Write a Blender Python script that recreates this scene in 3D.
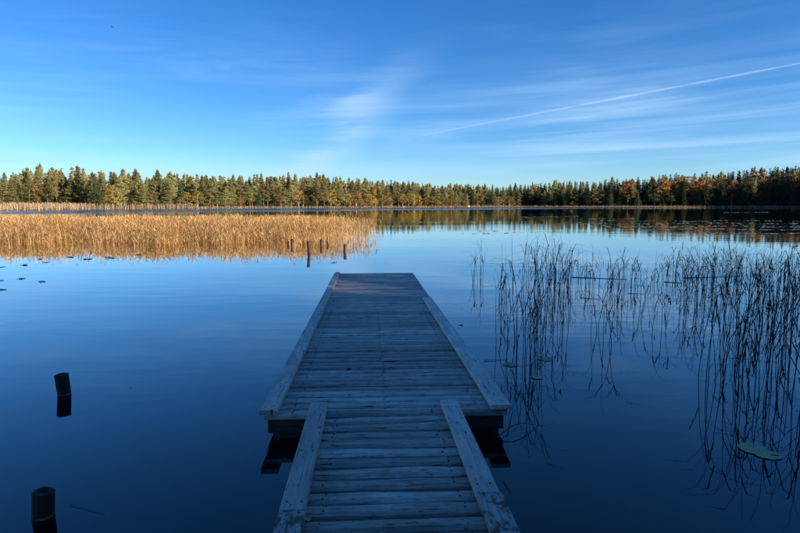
import bpy, math, random
import numpy as np
from mathutils import Vector, Matrix

for o in list(bpy.data.objects):
    bpy.data.objects.remove(o, do_unlink=True)
scene = bpy.context.scene
COL = scene.collection
R = math.radians

# ------------------------------------------------------------------ camera
CAM_H = 1.8                      # eye height above the lake
FPX = 578.0                      # focal length in photo pixels (800 wide)
PITCH = math.atan(62.5 / FPX)    # horizon sits 62.5 px above the centre
cam_d = bpy.data.cameras.new('camera')
cam_d.sensor_width = 36.0
cam_d.lens = 36.0 * FPX / 800.0
cam_d.clip_start = 0.05
cam_d.clip_end = 400000.0
cam = bpy.data.objects.new('camera', cam_d)
COL.objects.link(cam)
cam.location = (0, 0, CAM_H)
cam.rotation_euler = (math.pi / 2 - PITCH, 0, 0)
scene.camera = cam

# ------------------------------------------------------------------ sky and sun
SUN_AZ = R(115.5)                # clockwise from +Y (the view direction): right, a little behind
SUN_EL = R(15.0)
world = bpy.data.worlds.new('World')
scene.world = world
world.use_nodes = True
wt = world.node_tree
wt.nodes.clear()


def N(t, kind, **kw):
    n = t.nodes.new(kind)
    for k, v in kw.items():
        setattr(n, k, v)
    return n


def math_node(t, op, a, b=None, clamp=False):
    n = t.nodes.new('ShaderNodeMath')
    n.operation = op
    n.use_clamp = clamp
    for i, v in enumerate((a, b)):
        if v is None:
            continue
        if isinstance(v, (int, float)):
            n.inputs[i].default_value = v
        else:
            t.links.new(v, n.inputs[i])
    return n.outputs[0]


def mix_col(t, fac, a, b, blend='MIX'):
    n = t.nodes.new('ShaderNodeMix')
    n.data_type = 'RGBA'
    n.blend_type = blend
    for i, v in ((0, fac), (6, a), (7, b)):
        if isinstance(v, (int, float)):
            n.inputs[i].default_value = v
        elif isinstance(v, tuple):
            n.inputs[i].default_value = (*v, 1) if len(v) == 3 else v
        else:
            t.links.new(v, n.inputs[i])
    return n.outputs[2]


def ramp(t, src, stops, interp='LINEAR'):
    n = t.nodes.new('ShaderNodeValToRGB')
    n.color_ramp.interpolation = interp
    e = n.color_ramp.elements
    while len(e) < len(stops):
        e.new(0.5)
    for el, (p, c) in zip(e, stops):
        el.position = p
        el.color = (c, c, c, 1) if isinstance(c, (int, float)) else (*c, 1)
    t.links.new(src, n.inputs[0])
    return n.outputs[0]


def map_range(t, src, a, b, c=0.0, d=1.0, smooth=True):
    n = t.nodes.new('ShaderNodeMapRange')
    n.interpolation_type = 'SMOOTHSTEP' if smooth else 'LINEAR'
    n.inputs[1].default_value = a
    n.inputs[2].default_value = b
    n.inputs[3].default_value = c
    n.inputs[4].default_value = d
    t.links.new(src, n.inputs[0])
    return n.outputs[0]


sky = N(wt, 'ShaderNodeTexSky')
sky.sky_type = 'NISHITA'
sky.sun_disc = False
sky.sun_elevation = SUN_EL
sky.sun_rotation = SUN_AZ
sky.altitude = 100
sky.air_density = 0.85
sky.dust_density = 0.1
sky.ozone_density = 2.5
hs = N(wt, 'ShaderNodeHueSaturation')
hs.inputs['Saturation'].default_value = 1.28
hs.inputs['Hue'].default_value = 0.5
wt.links.new(sky.outputs[0], hs.inputs['Color'])
tint = mix_col(wt, 1.0, hs.outputs[0], (0.77, 1.05, 1.38), 'MULTIPLY')
# thin cirrus, laid out by compass direction and elevation (infinitely far away)
tc = N(wt, 'ShaderNodeTexCoord')
sx = N(wt, 'ShaderNodeSeparateXYZ')
wt.links.new(tc.outputs['Generated'], sx.inputs[0])
azn = math_node(wt, 'ARCTAN2', sx.outputs[0], sx.outputs[1])
eln = math_node(wt, 'ARCSINE', sx.outputs[2])


def sky_noise(sa, se, shear, scale, detail, rough, dist, seed):
    cb = N(wt, 'ShaderNodeCombineXYZ')
    a = math_node(wt, 'MULTIPLY', azn, sa)
    e0 = math_node(wt, 'MULTIPLY', azn, shear)
    e = math_node(wt, 'ADD', math_node(wt, 'MULTIPLY', eln, se), e0)
    wt.links.new(a, cb.inputs[0])
    wt.links.new(e, cb.inputs[1])
    cb.inputs[2].default_value = seed
    n = N(wt, 'ShaderNodeTexNoise')
    n.inputs['Scale'].default_value = scale
    n.inputs['Detail'].default_value = detail
    n.inputs['Roughness'].default_value = rough
    n.inputs['Distortion'].default_value = dist
    wt.links.new(cb.outputs[0], n.inputs['Vector'])
    return n.outputs[0]


streak = sky_noise(1.6, 16.0, -0.6, 1.6, 7, 0.62, 0.5, 3.1)
patch = sky_noise(1.3, 3.0, 0.0, 1.6, 3, 0.5, 0.2, 2.3)
c1 = math_node(wt, 'MULTIPLY', map_range(wt, streak, 0.38, 0.76), map_range(wt, patch, 0.34, 0.62))
band = math_node(wt, 'MULTIPLY', map_range(wt, eln, -0.02, 0.035), map_range(wt, eln, 0.34, 0.08, 0.06, 1.0))
c1 = math_node(wt, 'MULTIPLY', c1, band)
st2 = sky_noise(1.1, 30.0, -1.2, 1.3, 6, 0.6, 0.35, 5.5)
pt2 = sky_noise(1.0, 5.0, 0.0, 1.3, 2, 0.5, 0.2, 11.2)
c2 = math_node(wt, 'MULTIPLY', map_range(wt, st2, 0.38, 0.74), map_range(wt, pt2, 0.26, 0.54))
c2 = math_node(wt, 'MULTIPLY', c2, math_node(wt, 'MULTIPLY', map_range(wt, eln, -0.02, 0.03), map_range(wt, eln, 0.26, 0.10)))
c1 = math_node(wt, 'ADD', c1, math_node(wt, 'MULTIPLY', c2, 1.6))
# a soft upright plume of cirrus over the far shore
da = math_node(wt, 'SUBTRACT', azn, math_node(wt, 'ADD', math_node(wt, 'MULTIPLY', eln, 0.95), -0.205))
warp = math_node(wt, 'MULTIPLY', math_node(wt, 'SUBTRACT', streak, 0.5), 0.16)
da = math_node(wt, 'ABSOLUTE', math_node(wt, 'ADD', da, warp))
pl = math_node(wt, 'MULTIPLY', map_range(wt, da, 0.07, 0.0), map_range(wt, eln, 0.30, 0.05))
pl = math_node(wt, 'MULTIPLY', pl, map_range(wt, streak, 0.14, 0.66))
cl = math_node(wt, 'ADD', math_node(wt, 'MULTIPLY', c1, 0.36), math_node(wt, 'MULTIPLY', pl, 0.62), True)
skycol = mix_col(wt, cl, tint, (4.0, 6.0, 8.3))
bg = N(wt, 'ShaderNodeBackground')
bg.inputs['Strength'].default_value = 0.055
wt.links.new(skycol, bg.inputs['Color'])
wo = N(wt, 'ShaderNodeOutputWorld')
wt.links.new(bg.outputs[0], wo.inputs[0])

sun_d = bpy.data.lights.new('sun', 'SUN')
sun_d.energy = 5.0
sun_d.angle = R(0.53)
sun_d.color = (1.0, 0.86, 0.66)
sun = bpy.data.objects.new('sun', sun_d)
COL.objects.link(sun)
sdir = Vector((math.sin(SUN_AZ) * math.cos(SUN_EL), math.cos(SUN_AZ) * math.cos(SUN_EL), math.sin(SUN_EL)))
sun.rotation_euler = sdir.to_track_quat('Z', 'Y').to_euler()
sun.location = sdir * 200

vs = scene.view_settings
vs.view_transform = 'Standard'
vs.look = 'None'
vs.gamma = 1.0
vs.use_curve_mapping = False
vs.exposure = 1.3

# ------------------------------------------------------------------ helpers
_FW = np.array([0, math.cos(PITCH), -math.sin(PITCH)])
_UP = np.array([0, math.sin(PITCH), math.cos(PITCH)])


def ray(u, v):
    return np.array([1.0, 0, 0]) * (u - 400) + _UP * (266.5 - v) + _FW * FPX


def at(u, v, z=0.0):
    """photo pixel -> point on the level z"""
    d = ray(u, v)
    return Vector(np.array([0, 0, CAM_H]) + d * ((z - CAM_H) / d[2]))


def at_depth(u, v, depth):
    d = ray(u, v)
    return Vector(np.array([0, 0, CAM_H]) + d * (depth / d[1]))


def mesh(name, V, F, smooth=False):
    """V (n,3) array, F list of tuples or an (m,k) array of equal-sized faces"""
    me = bpy.data.meshes.new(name)
    V = np.asarray(V, dtype=np.float32)
    if isinstance(F, np.ndarray):
        m, k = F.shape
        me.vertices.add(len(V))
        me.vertices.foreach_set('co', V.ravel())
        me.loops.add(m * k)
        me.loops.foreach_set('vertex_index', F.astype(np.int32).ravel())
        me.polygons.add(m)
        me.polygons.foreach_set('loop_start', np.arange(0, m * k, k, dtype=np.int32))
        me.polygons.foreach_set('loop_total', np.full(m, k, dtype=np.int32))
        me.update(calc_edges=True)
        me.validate()
    else:
        me.from_pydata([tuple(map(float, v)) for v in V], [], F)
        me.update()
    if smooth:
        me.polygons.foreach_set('use_smooth', [True] * len(me.polygons))
    return me


def obj(name, me, mat=None, parent=None, loc=None, rot=None, scale=None):
    o = bpy.data.objects.new(name, me)
    COL.objects.link(o)
    if mat and me is not None and not me.materials:
        me.materials.append(mat)
    if parent:
        o.parent = parent
    if loc is not None:
        o.location = loc
    if rot is not None:
        o.rotation_euler = rot
    if scale is not None:
        o.scale = scale if hasattr(scale, '__len__') else (scale,) * 3
    return o


def tag(o, label=None, cat=None, group=None, kind=None):
    if label:
        o['label'] = label
    if cat:
        o['category'] = cat
    if group:
        o['group'] = group
    if kind:
        o['kind'] = kind
    return o


def thing(name, label, cat, loc=(0, 0, 0), rot=(0, 0, 0), group=None):
    o = obj(name, None, loc=loc, rot=rot)
    return tag(o, label, cat, group)


def tube(path, radii, sides=6, cap=True):
    """verts, faces of a tube along a polyline"""
    P = [Vector(p) for p in path]
    V, F = [], []
    for i, p in enumerate(P):
        d = (P[min(i + 1, len(P) - 1)] - P[max(i - 1, 0)]).normalized()
        a = d.orthogonal().normalized() if abs(d.z) < 0.9 else Vector((1, 0, 0)).cross(d).normalized()
        b = d.cross(a)
        for k in range(sides):
            an = 2 * math.pi * k / sides
            V.append(p + (a * math.cos(an) + b * math.sin(an)) * radii[i])
    for i in range(len(P) - 1):
        for k in range(sides):
            k2 = (k + 1) % sides
            F.append((i * sides + k, i * sides + k2, (i + 1) * sides + k2, (i + 1) * sides + k))
    if cap:
        F.append(tuple(reversed(range(sides))))
        n = (len(P) - 1) * sides
        F.append(tuple(n + k for k in range(sides)))
    return [tuple(v) for v in V], F


def join(parts):
    V, F = [], []
    for v, f in parts:
        o = len(V)
        V += list(v)
        F += [tuple(i + o for i in q) for q in f]
    return V, F


def new_mat(name):
    m = bpy.data.materials.new(name)
    m.use_nodes = True
    t = m.node_tree
    return m, t, t.nodes['Principled BSDF']


def coords(t, scale=(1, 1, 1), rand=0.0, which='Object'):
    c = N(t, 'ShaderNodeTexCoord')
    mp = N(t, 'ShaderNodeMapping')
    mp.inputs['Scale'].default_value = scale
    src = c.outputs[which]
    if rand:
        oi = N(t, 'ShaderNodeObjectInfo')
        s = math_node(t, 'MULTIPLY', oi.outputs['Random'], rand)
        va = N(t, 'ShaderNodeVectorMath', operation='ADD')
        t.links.new(src, va.inputs[0])
        t.links.new(s, va.inputs[1])
        src = va.outputs[0]
    t.links.new(src, mp.inputs[0])
    return mp.outputs[0]


def noise(t, vec, scale, detail=3, rough=0.5, dist=0.0):
    n = N(t, 'ShaderNodeTexNoise')
    n.inputs['Scale'].default_value = scale
    n.inputs['Detail'].default_value = detail
    n.inputs['Roughness'].default_value = rough
    n.inputs['Distortion'].default_value = dist
    if vec is not None:
        t.links.new(vec, n.inputs['Vector'])
    return n.outputs[0]


def bump(t, h, strength, dist, bsdf):
    b = N(t, 'ShaderNodeBump')
    b.inputs['Strength'].default_value = strength
    b.inputs['Distance'].default_value = dist
    t.links.new(h, b.inputs['Height'])
    t.links.new(b.outputs[0], bsdf.inputs['Normal'])
    return b


# ------------------------------------------------------------------ materials
def leaf_mat(name, c_dark, c_light, rough=0.7, transl=0.25, rand_v=0.35):
    m, t, b = new_mat(name)
    geo = N(t, 'ShaderNodeNewGeometry')
    oi = N(t, 'ShaderNodeObjectInfo')
    c = mix_col(t, geo.outputs['Random Per Island'], c_dark, c_light)
    v = math_node(t, 'ADD', math_node(t, 'MULTIPLY', oi.outputs['Random'], 2 * rand_v), 1 - rand_v)
    hsn = N(t, 'ShaderNodeHueSaturation')
    t.links.new(c, hsn.inputs['Color'])
    t.links.new(v, hsn.inputs['Value'])
    hue = math_node(t, 'ADD', math_node(t, 'MULTIPLY', math_node(t, 'FRACT', math_node(t, 'MULTIPLY', oi.outputs['Random'], 7.31)), 0.03), 0.485)
    t.links.new(hue, hsn.inputs['Hue'])
    t.links.new(hsn.outputs[0], b.inputs['Base Color'])
    b.inputs['Roughness'].default_value = rough
    b.inputs['Specular IOR Level'].default_value = 0.25
    if transl:
        tr = N(t, 'ShaderNodeBsdfTranslucent')
        t.links.new(hsn.outputs[0], tr.inputs[0])
        mx = N(t, 'ShaderNodeMixShader')
        mx.inputs[0].default_value = transl
        t.links.new(b.outputs[0], mx.inputs[1])
        t.links.new(tr.outputs[0], mx.inputs[2])
        t.links.new(mx.outputs[0], t.nodes['Material Output'].inputs[0])
    return m


M = {}
M['pine'] = leaf_mat('pine_needles', (0.130, 0.125, 0.050), (0.40, 0.36, 0.155), transl=0.42)
M['spruce'] = leaf_mat('spruce_needles', (0.030, 0.046, 0.028), (0.085, 0.105, 0.050))
M['birch_gold'] = leaf_mat('golden_birch_leaves', (0.24, 0.17, 0.035), (0.50, 0.36, 0.09), transl=0.35)
M['birch_green'] = leaf_mat('yellow_green_leaves', (0.085, 0.095, 0.025), (0.20, 0.19, 0.055), transl=0.35)
M['orange'] = leaf_mat('orange_autumn_leaves', (0.28, 0.135, 0.042), (0.50, 0.27, 0.09), transl=0.35)
M['russet'] = leaf_mat('russet_autumn_leaves', (0.16, 0.085, 0.035), (0.34, 0.18, 0.07), transl=0.3)


def bark_mat(name, lo, hi, sc=(6, 6, 1.2)):
    m, t, b = new_mat(name)
    n = noise(t, coords(t, sc), 2.0, 5, 0.65)
    t.links.new(mix_col(t, n, lo, hi), b.inputs['Base Color'])
    b.inputs['Roughness'].default_value = 0.9
    bump(t, n, 0.5, 0.03, b)
    return m


M['pine_bark'] = bark_mat('pine_bark', (0.09, 0.055, 0.035), (0.26, 0.15, 0.085))
M['spruce_bark'] = bark_mat('spruce_bark', (0.05, 0.042, 0.035), (0.12, 0.10, 0.085))
M['birch_bark'] = bark_mat('birch_bark', (0.20, 0.19, 0.18), (0.62, 0.60, 0.57))


def wood_mat(name, lo, hi, rough=0.8, moss=0.0):
    m, t, b = new_mat(name)
    v = coords(t, (1, 1, 1), 61.0)

    def sc(s):
        mp = N(t, 'ShaderNodeMapping')
        mp.inputs['Scale'].default_value = s
        t.links.new(v, mp.inputs[0])
        return mp.outputs[0]
    knotv = N(t, 'ShaderNodeTexVoronoi')
    knotv.inputs['Scale'].default_value = 1.0
    t.links.new(sc((3.6, 13.0, 1.0)), knotv.inputs['Vector'])
    knot = map_range(t, knotv.outputs['Distance'], 0.0, 0.16)
    halo = map_range(t, knotv.outputs['Distance'], 0.05, 0.5)
    # grain bends round the knots
    gv = N(t, 'ShaderNodeVectorMath', operation='ADD')
    t.links.new(sc((1.6, 38.0, 38.0)), gv.inputs[0])
    hv = N(t, 'ShaderNodeCombineXYZ')
    t.links.new(math_node(t, 'MULTIPLY', halo, 2.0), hv.inputs[1])
    t.links.new(hv.outputs[0], gv.inputs[1])
    grain = noise(t, gv.outputs[0], 1.0, 8, 0.72, 0.5)
    fine = noise(t, sc((5.0, 150.0, 150.0)), 1.0, 4, 0.7)
    wear = noise(t, sc((2.2, 5.0, 5.0)), 1.0, 5, 0.6, 0.4)
    oi = N(t, 'ShaderNodeObjectInfo')
    g = math_node(t, 'ADD', math_node(t, 'MULTIPLY', grain, 0.6), math_node(t, 'MULTIPLY', fine, 0.4))
    g = map_range(t, g, 0.40, 0.60, 0, 1, False)
    c = mix_col(t, g, lo, hi)
    c = mix_col(t, map_range(t, wear, 0.35, 0.68), mix_col(t, 1.0, c, (0.74, 0.73, 0.72), 'MULTIPLY'), c)
    spk = map_range(t, noise(t, sc((16.0, 60.0, 60.0)), 1.0, 4, 0.7), 0.575, 0.69)
    c = mix_col(t, math_node(t, 'MULTIPLY', spk, 0.75), c, (0.05, 0.042, 0.036))
    c = mix_col(t, knot, (0.035, 0.028, 0.022), c)
    cr = noise(t, sc((3.0, 85.0, 85.0)), 1.0, 4, 0.6, 0.3)
    crack = map_range(t, cr, 0.62, 0.68)
    c = mix_col(t, crack, c, (0.02, 0.018, 0.016))
    if moss:
        ms = map_range(t, noise(t, sc((9, 14, 9)), 1.0, 5, 0.7), 0.48, 0.62)
        c = mix_col(t, math_node(t, 'MULTIPLY', ms, moss), c, (0.03, 0.035, 0.02))
    val = math_node(t, 'ADD', math_node(t, 'MULTIPLY', oi.outputs['Random'], 0.52), 0.74)
    hsn = N(t, 'ShaderNodeHueSaturation')
    t.links.new(c, hsn.inputs['Color'])
    t.links.new(val, hsn.inputs['Value'])
    t.links.new(hsn.outputs[0], b.inputs['Base Color'])
    b.inputs['Roughness'].default_value = rough
    b.inputs['Specular IOR Level'].default_value = 0.3
    h = math_node(t, 'SUBTRACT', math_node(t, 'ADD', g, math_node(t, 'MULTIPLY', knot, 0.8)), crack)
    bump(t, h, 1.0, 0.007, b)
    return m


M['plank'] = wood_mat('weathered_plank', (0.54, 0.455, 0.39), (0.98, 0.84, 0.71))
M['rail'] = wood_mat('weathered_kerb_board', (0.74, 0.63, 0.54), (0.97, 0.86, 0.75))
M['rail_old'] = wood_mat('mossy_kerb_board', (0.50, 0.43, 0.37), (0.82, 0.72, 0.64), moss=0.85)
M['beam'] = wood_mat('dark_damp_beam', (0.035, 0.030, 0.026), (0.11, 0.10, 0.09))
m, t, b = new_mat('black_float')
b.inputs['Base Color'].default_value = (0.012, 0.012, 0.014, 1)
b.inputs['Roughness'].default_value = 0.6
M['float'] = m

m, t, b = new_mat('wet_dark_pile')
n = noise(t, coords(t, (14, 14, 3)), 1.0, 6, 0.65)
t.links.new(mix_col(t, map_range(t, n, 0.35, 0.7), (0.003, 0.003, 0.003), (0.016, 0.014, 0.012)), b.inputs['Base Color'])
b.inputs['Roughness'].default_value = 0.75
bump(t, n, 0.8, 0.02, b)
pz = N(t, 'ShaderNodeSeparateXYZ')
t.links.new(coords(t), pz.inputs[0])
ringm = math_node(t, 'MULTIPLY', map_range(t, pz.outputs[2], 0.004, 0.010), map_range(t, pz.outputs[2], 0.022, 0.014))
ringm = math_node(t, 'MULTIPLY', ringm, map_range(t, n, 0.42, 0.6))
t.links.new(mix_col(t, ringm, b.inputs['Base Color'].links[0].from_socket, (0.16, 0.14, 0.12)), b.inputs['Base Color'])
M['pile'] = m
m, t, b = new_mat('brown_pile')
n = noise(t, coords(t, (14, 14, 3)), 1.0, 6, 0.65)
t.links.new(mix_col(t, map_range(t, n, 0.35, 0.7), (0.022, 0.011, 0.009), (0.08, 0.042, 0.030)), b.inputs['Base Color'])
b.inputs['Roughness'].default_value = 0.85
bump(t, n, 0.8, 0.02, b)
M['pile_brown'] = m

M['reed_gold'] = leaf_mat('golden_reed', (0.46, 0.235, 0.080), (0.93, 0.60, 0.27), 0.7, 0.45, 0.0)
M['reed_far'] = leaf_mat('pale_shore_reed', (0.30, 0.21, 0.12), (0.50, 0.37, 0.23), 0.7, 0.2, 0.0)
M['reed_dark'] = leaf_mat('dark_reed', (0.024, 0.019, 0.012), (0.070, 0.054, 0.032), 0.6, 0.08, 0.3)
M['reed_dead'] = leaf_mat('dead_stalk', (0.16, 0.12, 0.08), (0.26, 0.20, 0.13), 0.7, 0.1, 0.2)


def pad_mat(name, lo, hi):
    m, t, b = new_mat(name)
    n = noise(t, coords(t, (6, 6, 6), 9.0), 1.0, 5, 0.6)
    t.links.new(mix_col(t, map_range(t, n, 0.3, 0.7), lo, hi), b.inputs['Base Color'])
    b.inputs['Roughness'].default_value = 0.42
    return m


M['pad'] = pad_mat('lily_pad', (0.12, 0.12, 0.06), (0.24, 0.22, 0.11))
M['pad_pale'] = pad_mat('pale_lily_pad', (0.27, 0.26, 0.09), (0.52, 0.47, 0.19))
M['pad_dark'] = pad_mat('withered_lily_pad', (0.016, 0.012, 0.010), (0.05, 0.035, 0.022))
M['leaf_brown'] = leaf_mat('fallen_leaf_brown', (0.45, 0.20, 0.08), (0.65, 0.36, 0.16), 0.7, 0.1, 0.3)

# water
m, t, b = new_mat('lake_water')
b.inputs['Base Color'].default_value = (0.0010, 0.0024, 0.0060, 1)
b.inputs['IOR'].default_value = 1.333
b.inputs['Coat Weight'].default_value = 0.75
b.inputs['Coat IOR'].default_value = 1.333
g = N(t, 'ShaderNodeNewGeometry')
sp = N(t, 'ShaderNodeSeparateXYZ')
t.links.new(g.outputs['Position'], sp.inputs[0])
# wind line: beyond it the lake is ruffled
wl = math_node(t, 'SUBTRACT', math_node(t, 'SUBTRACT', sp.outputs[1], math_node(t, 'MULTIPLY', sp.outputs[0], 0.9)), 162.0)
wn = noise(t, coords(t, (0.02, 0.05, 1)), 1.0, 3)
wl = math_node(t, 'ADD', wl, math_node(t, 'MULTIPLY', math_node(t, 'SUBTRACT', wn, 0.5), 26.0))
ruff = map_range(t, wl, -3.0, 8.0)
t.links.new(math_node(t, 'ADD', math_node(t, 'MULTIPLY', math_node(t, 'MULTIPLY', ruff, map_range(t, wn, 0.3, 0.7, 0.75, 1.0)), 0.21), 0.012), b.inputs['Roughness'])
n1 = noise(t, coords(t, (0.55, 1.5, 1)), 1.0, 2, 0.5, 0.3)
n2 = noise(t, coords(t, (2.5, 7.0, 1)), 1.0, 2, 0.5)
calm = noise(t, coords(t, (0.05, 0.16, 1)), 1.0, 2)
calm = map_range(t, calm, 0.40, 0.66, 0.25, 1.0)
hgt = math_node(t, 'ADD', math_node(t, 'MULTIPLY', n1, 0.0065), math_node(t, 'MULTIPLY', n2, 0.0007))
hgt = math_node(t, 'MULTIPLY', hgt, calm)
bn = bump(t, hgt, 1.0, 1.0, b)
t.links.new(bn.outputs[0], b.inputs['Coat Normal'])
t.links.new(b.inputs['Roughness'].links[0].from_socket, b.inputs['Coat Roughness'])
M['water'] = m

# ground
m, t, b = new_mat('shore_ground')
n = noise(t, coords(t, (0.35, 0.35, 0.35)), 1.0, 6, 0.65)
n3 = noise(t, coords(t, (4, 4, 4)), 1.0, 4, 0.65)
c = mix_col(t, map_range(t, n, 0.35, 0.65), (0.060, 0.050, 0.028), (0.20, 0.155, 0.085))
c = mix_col(t, n3, c, mix_col(t, 1.0, c, (0.6, 0.6, 0.6), 'MULTIPLY'))
t.links.new(c, b.inputs['Base Color'])
b.inputs['Roughness'].default_value = 0.95
bump(t, n3, 0.6, 0.1, b)
M['ground'] = m

# ------------------------------------------------------------------ shoreline
_px = lambda u: math.degrees(math.atan((u - 400) / FPX))
_SH = [(-180, 3.6), (-160, 7), (-130, 26), (-100, 62), (-70, 125), (-45, 178)]
for u, dep in ((0, 152), (50, 168), (100, 192), (200, 212), (350, 268), (450, 300), (520, 338), (600, 318), (700, 308), (800, 292)):
    a = _px(u)
    _SH.append((a, dep / math.cos(R(a))))
_SH += [(42, 300), (50, 215), (60, 130), (75, 72), (90, 46), (105, 36), (120, 26), (140, 14), (160, 6.0), (180, 3.6)]
_SA = np.array([s[0] for s in _SH])
_SD = np.array([s[1] for s in _SH])


def shore(az):
    return float(np.interp((az + 180) % 360 - 180, _SA, _SD))


def ground_z(az, off):
    """height of the land, off metres behind the waterline"""
    a = (az + 180) % 360 - 180
    hill = np.interp(a, [-60, -36, -24, 0, 10, 20, 30, 36, 60, 100], [1.0, 0.7, 1.5, 2, 3, 5, 7.5, 8.5, 6, 2])
    if off <= 0:
        return max(-1.0, 0.12 * off)
    return 0.25 * min(off / 1.5, 1) + hill * float(np.clip((off - 3) / 70.0, 0, 1)) ** 0.9 + 7.0 * float(np.clip((off - 75) / 120.0, 0, 1))


rows = [-6, -2, 0, 1.5, 4, 8, 14, 22, 32, 45, 60, 80, 120, 250, 700, 3000]
azs = np.arange(-180, 180, 1.0)
rng = np.random.default_rng(5)
V, F = [], []
for a in azs:
    D0 = shore(a)
    for r_ in rows:
        d = max(D0 + r_, 0.5)
        z = ground_z(a, r_) + (rng.uniform(-0.04, 0.04) * min(max(r_, 0), 20) / 3 if r_ < 300 else 0)
        V.append((d * math.sin(R(a)), d * math.cos(R(a)), z))
nr, na = len(rows), len(azs)
for i in range(na):
    j = (i + 1) % na
    for k in range(nr - 1):
        F.append((i * nr + k, i * nr + k + 1, j * nr + k + 1, j * nr + k))
tag(obj('terrain', mesh('terrain', V, F, True), M['ground']), kind='structure')
wv = [(-4000, -4000, 0), (4000, -4000, 0), (4000, 4000, 0), (-4000, 4000, 0)]
tag(obj('lake_water', mesh('lake_water', wv, [(0, 1, 2, 3)]), M['water']), kind='structure')

# ------------------------------------------------------------------ dock
DOCK_YAW = math.atan(0.055)
TILT = 0.012
rnd = random.Random(11)


def board_mesh(name, L, W, T, seed, bevel=0.008, wav=0.004, stations=4):
    """a plank along x: rounded top edges, slightly wavy and cupped"""
    q = random.Random(seed)
    V, F = [], []
    for s in range(stations):
        x = -L / 2 + L * s / (stations - 1)
        if 0 < s < stations - 1:
            x += q.uniform(-0.1, 0.1) * L / stations
        ya, yb = q.uniform(-wav, wav), q.uniform(-wav, wav)
        zt = q.uniform(-wav, wav) * 0.7
        xe0 = q.uniform(-0.006, 0.006) if s in (0, stations - 1) else 0
        prof = [(-W / 2 + ya, -T), (-W / 2 + ya, -bevel * 1.3), (-W / 2 + ya + bevel * 1.6, zt),
                (W / 2 + yb - bevel * 1.6, zt + q.uniform(-0.002, 0.002)), (W / 2 + yb, -bevel * 1.3), (W / 2 + yb, -T)]
        for y, z in prof:
            V.append((x + xe0, y, z))
    for s in range(stations - 1):
        for k in range(6):
            k2 = (k + 1) % 6
            F.append((s * 6 + k, (s + 1) * 6 + k, (s + 1) * 6 + k2, s * 6 + k2))
    F.append(tuple(range(6)))
    F.append(tuple(reversed([(stations - 1) * 6 + k for k in range(6)])))
    return mesh(name, V, F)


# platform: root at the middle of its near edge, deck top at local z = 0
PW, PL = 1.92, 9.87
nl = Vector((-1.056, 4.249))
nr_ = Vector((0.857, 4.363))
mid = (nl + nr_) / 2
platform = thing('dock_platform', 'wide weathered grey plank platform at the end of the dock', 'dock', (mid.x, mid.y, 0.205), (-TILT, 0, DOCK_YAW))
deckW = PW - 0.03
pvars = [board_mesh('plank', deckW, 0.110, 0.045, 100 + i, 0.011, 0.005) for i in range(7)]
npl = int(PL / 0.141)
pitch = PL / npl
m, t, b = new_mat('rusty_nail')
nn = noise(t, coords(t, (90, 90, 90)), 1.0, 3)
t.links.new(mix_col(t, nn, (0.02, 0.012, 0.008), (0.10, 0.05, 0.025)), b.inputs['Base Color'])
b.inputs['Roughness'].default_value = 0.8
M['nail'] = m
nv, nf = tube([(0, 0, -0.006), (0, 0, 0.0015), (0, 0, 0.003)], [0.0058, 0.0058, 0.003], 7)
NAIL = mesh('nail', nv, nf)


def nails(board, xs, ys):
    for x in xs:
        for y in ys:
            obj('nail', NAIL, M['nail'], board, (x + rnd.uniform(-.012, .012), y + rnd.uniform(-.006, .006), 0.0))


for i in range(npl):
    me = pvars[rnd.randrange(7)]
    flip = rnd.choice((0, math.pi))
    pk = obj('plank', me, M['plank'], platform,
        (rnd.uniform(-0.012, 0.012), pitch * (i + 0.5) + rnd.uniform(-0.003, 0.003), rnd.uniform(-0.006, 0.004)),
        (rnd.uniform(-0.035, 0.035), rnd.uniform(-0.002, 0.002), flip + rnd.uniform(-0.003, 0.003)))
    if i < 34:
        nails(pk, (-0.72, 0.0, 0.72), (-0.026, 0.026))


def kerb(parent, x, y0, y1, w, seed, z0=0.008, th=0.038, mat='rail', name='kerb_board'):
    L = y1 - y0
    me = board_mesh(name, L, w, th, seed, 0.005, 0.003, 5)
    kb = obj(name, me, M[mat], parent, (x, (y0 + y1) / 2, z0 + th), (0, rnd.uniform(-.003, .003), math.pi / 2 + rnd.uniform(-0.002, 0.002)))
    if w > 0.1:
        k = -L / 2 + 0.09
        while k < L / 2:
            nails(kb, (k,), (-0.035, 0.035))
            k += 0.62
    return kb


kerb(platform, -PW / 2 + 0.066, -0.035, 4.95, 0.132, 301)
kerb(platform, -PW / 2 + 0.066, 4.965, PL, 0.13, 302)
kerb(platform, PW / 2 - 0.072, -0.035, 6.6 - 0.9, 0.15, 303)
# a thin lath on the open part of the right edge and along the outer end
kerb(platform, PW / 2 - 0.012, 5.72, PL, 0.03, 304, 0.0, 0.012, name='edge_lath')
me = board_mesh('end_board', PW, 0.05, 0.14, 305, 0.004, 0.002, 4)
obj('end_board', me, M['rail'], platform, (0, PL + 0.03, 0.012))


def box(name, sx_, sy_, sz_, mat, parent, loc, rot=(0, 0, 0), bev=0.006):
    import bmesh
    bm = bmesh.new()
    bmesh.ops.create_cube(bm, size=1.0)
    bmesh.ops.scale(bm, vec=(sx_, sy_, sz_), verts=bm.verts)
    bmesh.ops.bevel(bm, geom=bm.edges[:], offset=bev, segments=1, affect='EDGES')
    me = bpy.data.meshes.new(name)
    bm.to_mesh(me)
    bm.free()
    return obj(name, me, M[mat], parent, loc, rot)


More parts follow.
